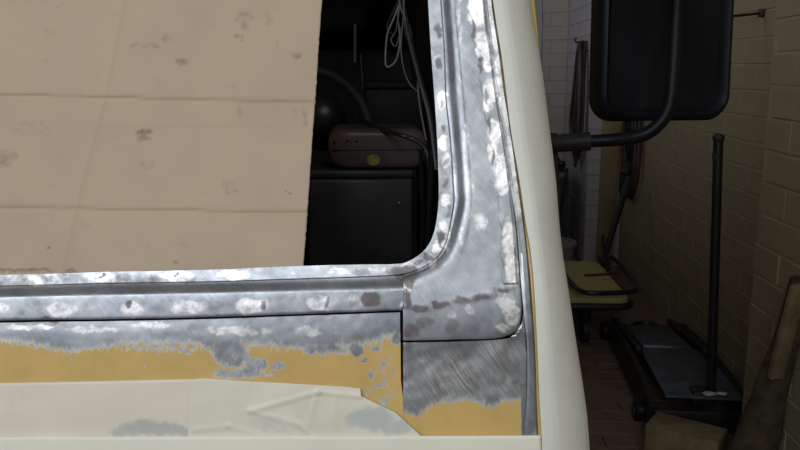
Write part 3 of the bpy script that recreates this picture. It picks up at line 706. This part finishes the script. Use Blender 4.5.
pp = loft('masking_paper', [(PL, .0030, 1), (between(PL, PR, .12), .0034, 4), (between(PL, PR, .25), .0030, 4), (between(PL, PR, .38), .0010, 4), (between(PL, PR, .50), -.0026, 4), (between(PL, PR, .62), -.0072, 4), (between(PL, PR, .74), -.0130, 4), (between(PL, PR, .84), -.0190, 4), (between(PL, PR, .93), -.0262, 4), (PR, -.036, 4)], 180, PILLAR_PAPER, None,
     lambda x, y: .0008*noise.noise(Vector((x*.012, y*.008, 6))) + .00015*noise.noise(Vector((x*.06, y*.03, 3))), {'stain': lambda x, y: 0.0}, .0004, tail=[(.008, .000), (.018, .002)])
tag(pp, 'tall cream masking paper strip wrapped round the pillar beside the mirror arm', 'paper')

# ------------------------------------------------------------------ things along the corridor
# platform trolley
ZT = .245
tx0, tx1, ty0, ty1 = .40, .935, 3.58, 4.34
tr_ = thing('platform_trolley', ((tx0+tx1)/2, (ty0+ty1)/2, 0), 'yellow platform trolley with black tubular frame and folding handle', 'trolley')
def dring(z_, ins):
    cx, cy = (tx0+tx1)/2, (ty0+ty1)/2
    return [Vector((cx+a_, cy+b_, z_)) for a_, b_ in rounded_outline((tx1-tx0)/2-ins, (ty1-ty0)/2-ins, .07-ins*.5)]
rings_solid('deck', [dring(ZT-.03, .012), dring(ZT-.028, .004), dring(ZT-.006, .004), dring(ZT, .010), dring(ZT+.001, .016)], TROLLEY_Y, tr_)
bm = bmesh.new(); ringp = dring(ZT-.035, -.006); bm_tube(bm, ringp+[ringp[0]], .017, 0, 8, False); bm_obj('bumper', bm, TUBEBLK, tr_)
# U-shaped handle folded down over the deck, its bow toward the viewer
hp = [(tx0+.03, ty1-.03, ZT+.02), (tx0+.035, ty0+.25, ZT+.05), (tx0+.07, ty0+.09, ZT+.06), (tx0+.16, ty0+.035, ZT+.062), (tx1-.14, ty0+.03, ZT+.062), (tx1-.02, ty0+.035, ZT+.060), (tx1+.02, ty0+.09, ZT+.05)]
hp = [at_z(558, 262, ZT+.03), at_z(565, 275, ZT+.03), at_z(572, 284, ZT+.03), at_z(580, 290.5, ZT+.03), at_z(590, 293, ZT+.03), at_z(610, 293, ZT+.03), at_z(628, 292, ZT+.03), at_z(635.5, 290.5, ZT+.03), at_z(635.5, 285, ZT+.025), at_z(629, 274, ZT+.025), at_z(619, 263, ZT+.02), at_z(611, 257, ZT+.015)]
tube('folding_handle', hp, .0125, TUBEBLK, tr_, 60, 8)
h0 = Vector((.955, 4.34, ZT-.02)); h1 = at_y(628.5, 180, 4.55)
tube('push_handle', [h0, h0.lerp(h1, .4), h1], .019, TUBEBLK, tr_, 12, 10)
tube('handle_grip', [h0.lerp(h1, .80), h0.lerp(h1, 1.03)], .023, RUBBER, tr_, 6, 10)
tube('handle_brace', [Vector((.955, 4.17, ZT-.01)), Vector((.945, 4.27, ZT+.06)), Vector((.955, 4.35, ZT+.14))], .010, TUBEBLK, tr_, 12, 8)
box('hinge_plate', Vector((.955, 4.30, ZT+.01)), (.05, .09, .05), TUBEBLK, tr_, None, .008)
for cx in (tx0+.1, tx1-.19):
    for cy in (ty0+.13, ty1-.12):
        ca = box('caster', Vector((cx, cy, .16)), (.05, .08, .10), JACKBLK, tr_, None, .01)
        Mw = Matrix.Translation((cx, cy-.02, .062)) @ Matrix.Rotation(math.pi/2, 4, 'Y')
        lathe('caster_wheel', [(0, -.018), (.045, -.018), (.060, -.014), (.062, 0), (.060, .014), (.045, .018), (0, .018)], RUBBER, ca, Mw, 24)
# illegible dark print on the deck: one bold line, one fine line (too small to read in the photograph)
bm = bmesh.new(); pa_, pb_ = at_z(584, 275.6, ZT+.0025), at_z(619, 273.4, ZT+.0025)
n_ = 10
for k in range(n_):
    c = pa_.lerp(pb_, (k+.5)/n_); ln = (pb_-pa_).length/n_
    bm_box(bm, c, (ln*.85, .050, .001), None); 
pa_, pb_ = at_z(601, 279.6, ZT+.0025), at_z(620, 278.3, ZT+.0025)
for k in range(8):
    c = pa_.lerp(pb_, (k+.5)/8); bm_box(bm, c, ((pb_-pa_).length/8*.5, .010, .001), None)
bm_obj('deck_print', bm, PRINT, tr_)['kind'] = 'stuff'

# bucket
bk = Vector((.745, 4.80, 0))
bu_ = thing('bucket', bk, 'grey-white plastic bucket behind the yellow trolley', 'bucket')
Mk = Matrix.Translation(bk)
lathe('bucket_body', [(0, .003), (.105, .0), (.112, .006), (.138, .245), (.134, .245), (.108, .012), (0, .010)], BUCKET, bu_, Mk, 40)
lathe('rim', [(.137, .232), (.147, .234), (.149, .246), (.146, .256), (.136, .257), (.133, .250)], BUCKET, bu_, Mk, 40)
lathe('contents', [(0, .212), (.08, .214), (.1325, .210)], simple('grey_rubble_fill', (.22, .21, .20), .9, 0, .4, 40, .8, 60, .01), bu_, Mk, 40)

# cabinet
cbn = thing('cabinet', (.77, 5.62, 0), 'low dark steel cabinet with a pale top, behind the bucket', 'cabinet')
zc = at_y(575, 174, 5.40).z
box('cabinet_body', Vector((.69, 5.63, (zc-.022)/2)), (.50, .46, zc-.022), CABIN, cbn, None, .006)
box('cabinet_top', Vector((.69, 5.62, zc-.011)), (.52, .50, .022), CABTOP, cbn, None, .004)
for cx in (.567, .813):
    d_ = box('cabinet_door', Vector((cx, 5.392, zc/2-.02)), (.238, .014, zc-.12), CABIN, cbn, None, .004)
    tube('door_handle', [Vector((.69+(.03 if cx > .7 else -.03), 5.375, zc*.55)), Vector((.69+(.03 if cx > .7 else -.03), 5.375, zc*.70))], .006, JACKBLK, d_, 4, 8)

# olive board on the nib, hooks and hanging cables
bd = at_y(608, 150, YN)
tag(box('wooden_board', Vector((1.167, YN-.014, .75)), (.115, .020, 1.49), BOARDM, None, None, .004), 'tall narrow olive wooden board standing at the end wall beside the cable coils', 'board')

def coil(name, loops, m_list, hook_a, hook_b, label, cat):
    t_ = thing(name, hook_b, label, cat)
    for i, lp_ in enumerate(loops):
        tube('cable_loop', lp_, .0075 if i % 3 else .0095, m_list[i % len(m_list)], t_, 60, 6)
    tube('hook', [hook_a, hook_b, hook_b+Vector((0, 0, .03))], .006, RUST, t_, 10, 8)
    return t_
# first coil: hung on the alcove side wall, loops lie in the Y-Z plane
loops = []
YC1 = 5.44; zt1 = at_y(585, 40, YC1).z
for i in range(10):
    yw = .060+.010*i + random.uniform(-.015, .015); zb = zc+.06+random.uniform(0, .16); xo = XA-.018-.009*(i % 5)
    yc = YC1 + random.uniform(-.02, .02); top = zt1 - random.uniform(0, .02); yl = min(yw, .15)
    loops.append([(xo, yc, top), (xo-.004, yc-yl*.55, top-.10), (xo-.006, yc-yl*.9, top-.35), (xo-.01, yc-yl, zb+.15), (xo-.008, yc-yl*.5, zb), (xo, yc+yw*.5, zb+.01), (xo, yc+yw*1.5, zb+.18), (xo, yc+yw*1.0, top-.32), (xo, yc+yw*.45, top-.08), (xo, yc+.005, top)])
coil('cable_coil', loops, [REDCABLE, BLKCABLE, BLKCABLE], Vector((XA+.01, YC1, zt1-.012)), Vector((XA-.075, YC1, zt1-.012)), 'long coil of red-brown and black cables hung left of the mirror', 'cable')
# second coil: hung on the right wall near its far end, behind the mirror arm
loops = []
YC2 = 4.93; zt2 = at_x(630, 92, XW-.03).z + .02
for i in range(9):
    out_ = i in (0, 3, 6); yw = (.19 if out_ else .07+.010*i) + random.uniform(-.015, .015)
    zb = at_x(635, 203 if out_ else 165+6*(i % 4), XW-.04).z + random.uniform(-.02, .02); xo = XW-.018-.010*(i % 5)
    yc = YC2 + random.uniform(-.015, .015); top = zt2 - random.uniform(0, .02)
    loops.append([(xo, yc, top), (xo-.003, yc-yw*.6, top-.10), (xo-.004, yc-yw, (top+zb)/2), (xo-.006, yc-yw*.85, zb+.12), (xo-.005, yc-.01, zb), (xo, yc+yw*.85, zb+.12), (xo, yc+yw, (top+zb)/2+.05), (xo, yc+yw*.55, top-.09), (xo, yc+.004, top)])
c2 = coil('cable_coil', loops, [REDCABLE, BLKCABLE, BLKCABLE], Vector((XW+.01, YC2, zt2-.012)), Vector((XW-.075, YC2, zt2-.012)), 'red-brown and black cable coil hung on the right wall, below the mirror', 'cable')
pk = Vector((XW-.075, YC2, at_x(628, 186, XW-.07).z))
box('plug', pk, (.035, .045, .13), BLACK_MATT, c2, None, .006)
# tangle on the cabinet top
tang = []
for k in range(46):
    q = k*.83; tang.append((.84+.075*math.cos(q)*(1-.3*math.sin(k*.37)), 5.50+.07*math.sin(q*1.07), zc+.012+.13*(.5+.5*math.sin(k*.41))*(k/46)))
tag(tube('cable_tangle', [(.66, 5.43, zc+.009), (.74, 5.43, zc+.009)]+tang, .008, BLKCABLE, None, 300, 6), 'tangle of black cable heaped on the low cabinet', 'cable')
tag(tube('hose', [at_y(567, 168, 5.36), at_y(564, 190, 5.345), at_y(560.5, 215, 5.34), at_y(557, 250, 5.33), (at_y(556, 260, 5.30).x, 5.28, .012), (.55, 5.05, .012)], .010, BLKCABLE, None, 40, 8), 'thin black hose hanging down the front of the low cabinet', 'hose')

# wall peg: rod driven into the right wall
hq = at_x(763, 13, XW-.001)
pg = thing('wall_peg', hq, 'rusty iron rod with a square anchor plate high on the brick wall', 'peg')
box('anchor_plate', hq + Vector((-.004, 0, 0)), (.022, .030, .030), RUST, pg, None, .004)
tube('rod', [hq, hq + Vector((-.12, 0, -.012)), hq + Vector((-.26, 0, -.022))], .0048, JACKBLK, pg, 8, 8)

# trolley jack
jk = thing('trolley_jack', (1.0, 3.25, 0), 'long black trolley jack on the floor with its handle upright', 'jack')
Mj = Matrix.Translation((.995, 3.20, 0)) @ Matrix.Rotation(R(-4), 4, 'Z')
def J(x, y_, z_): return Mj @ Vector((x, y_*1.17, z_))
R3 = Matrix.Rotation(R(-4), 3, 'Z')
def side_plate(x, th):
    prof = [(-.46, .03), (-.46, .115), (-.30, .150), (.02, .150), (.30, .120), (.50, .075), (.52, .03)]
    return [[J(x-th, a_, b_) for a_, b_ in prof], [J(x+th, a_, b_) for a_, b_ in prof]]
for x in (-.165, .165): rings_solid('side_plate', side_plate(x, .010), JACKBLK, jk)
for x in (-.130, .135): box('rail', J(x, .22, .118), (.030, .655, .03), JACKBLK, jk, R3 @ Matrix.Rotation(R(-7), 3, 'X'), .006)
box('cover_plate', J(.02, -.20, .135), (.27, .515, .010), JACKBLUE, jk, R3, .003)
box('lift_arm', J(.0, .22, .105), (.20, .47, .03), JACKBLUE, jk, R3 @ Matrix.Rotation(R(-7), 3, 'X'), .006)
lathe('saddle', [(0, .0), (.05, .0), (.06, .02), (.062, .035), (.05, .035), (.045, .02), (0, .018)], JACKBLK, jk, Matrix.Translation(J(0, .40, .062)), 24)
box('cross_member', J(0, -.45, .07), (.32, .03, .07), JACKBLK, jk, R3, .006)
box('release_socket', J(.02, -.375, .12), (.075, .075, .06), JACKBLK, jk, R3, .01)
for x in (-.183, .183):
    Mw = Matrix.Translation(J(x, .44, .0455)) @ Matrix.Rotation(math.pi/2, 4, 'Y')
    lathe('front_wheel', [(0, -.016), (.036, -.016), (.045, -.012), (.045, .012), (.036, .016), (0, .016)], JACKBLK, jk, Mw, 24)
    cx = x*1.03
    Mw = Matrix.Translation(J(cx, -.34, .040)) @ Matrix.Rotation(math.pi/2, 4, 'Y')
    cw = lathe('rear_caster', [(0, -.016), (.032, -.016), (.040, -.012), (.040, .012), (.032, .016), (0, .016)], JACKBLK, jk, Mw, 24)
    lathe('caster_hub', [(0, -.018), (.014, -.0185), (.014, .0185), (0, .018)], JACKBLUE, cw, Mw, 16)
p0 = J(.055, -.375, .13); p1 = at_y(718.5, 138, p0.y+.02)
tube('jack_handle', [p0, p0.lerp(p1, .5), p1], .0165, TUBEBLK, jk, 10, 12)
lathe('handle_knob', [(.014, -.085), (.017, -.06), (.012, -.035), (.010, -.016), (.019, -.008), (.021, .002), (.016, .012), (0, .017)], RUBBER, jk, Matrix.Translation(p1), 20)
# scraps of rag on the jack
for k, (px_, py_, s) in enumerate(((709, 396, .020), (722, 397, .014))):
    c = J(.0+.09*k, -.40, .140); bm = bmesh.new(); bmesh.ops.create_icosphere(bm, subdivisions=2, radius=1)
    c = at_y(px_, py_, J(0, -.405, 0).y); c.z = .147
    for v in bm.verts:
        n3 = 1+.35*noise.noise(v.co*2.3+Vector((k*5, 0, 0))); v.co = c + Vector((v.co.x*s*1.3*n3, v.co.y*s*.9*n3, v.co.z*.006*n3))
    tag(bm_obj('rag_scrap', bm, RAG), ('larger pale rag scrap left of the jack handle base', 'small pale rag scrap right of the jack handle base')[k], 'rag')

# timber block in front of the jack
bA, bB, bC = at_z(657, 411, .13), at_z(645, 424, .13), at_z(727, 428, .13)
bC = bA + (bC-bA)*1.02; bD = bB + (bC-bA)
bmw = bmesh.new(); vt = [bmw.verts.new(p) for p in (bA, bB, bD, bC)]; vb = [bmw.verts.new((p.x, p.y, .0005)) for p in (bA, bB, bD, bC)]
bmw.faces.new(vt); bmw.faces.new(vb[::-1])
for k in range(4): bmw.faces.new((vt[k], vb[k], vb[(k+1) % 4], vt[(k+1) % 4]))
bmesh.ops.bevel(bmw, geom=bmw.edges[:], offset=.006, segments=2, affect='EDGES', profile=.5)
blk = bm_obj('timber_block', bmw, WOOD)
tag(blk, 'short grubby timber block on the floor in front of the jack', 'block')

# rough timber leaning on the brick pier
lt = thing('leaning_timber', (.93, 2.28, 0), 'rough dark timber post leaning on the brick pier, pale split along its top', 'timber')
b0, b1 = Vector((.935, 2.25, .0)), Vector((1.018, 2.14, .72))
bm = bmesh.new(); axis = (b1-b0).normalized(); ex = axis.cross(Vector((0, 1, 0))).normalized(); ey = axis.cross(ex)
rgs = []
for k in range(25):
    t_ = k/24; c = b0.lerp(b1, t_); rad = .085*(1-t_)**1.2+.035
    rad = .040 + .045*ss(.75, .0, t_)
    rgs.append([c + (ex*math.cos(q)*.95+ey*math.sin(q)*.8)*rad*(1+.18*noise.noise(Vector((math.cos(q)*1.5, math.sin(q)*1.5, t_*7)))) for q in [2*math.pi*i/20 for i in range(20)]])
for ring_ in rgs:
    for v in ring_:
        v.z = max(v.z, .001); v.x = min(v.x, 1.055)
rings_solid('post', rgs, LOGB, lt, angle=60)
s0, s1 = at_y(775, 378, 2.14), at_y(799, 285, 2.09)
axq = (s1-s0).to_track_quat('Z', 'Y').to_matrix()
bm = bmesh.new(); bm_box(bm, (s0+s1)/2, (.046, .022, (s1-s0).length), axq, .006, 2)
tag(bm_obj('split_face', bm, PALEW, lt), 'pale bare split wood')
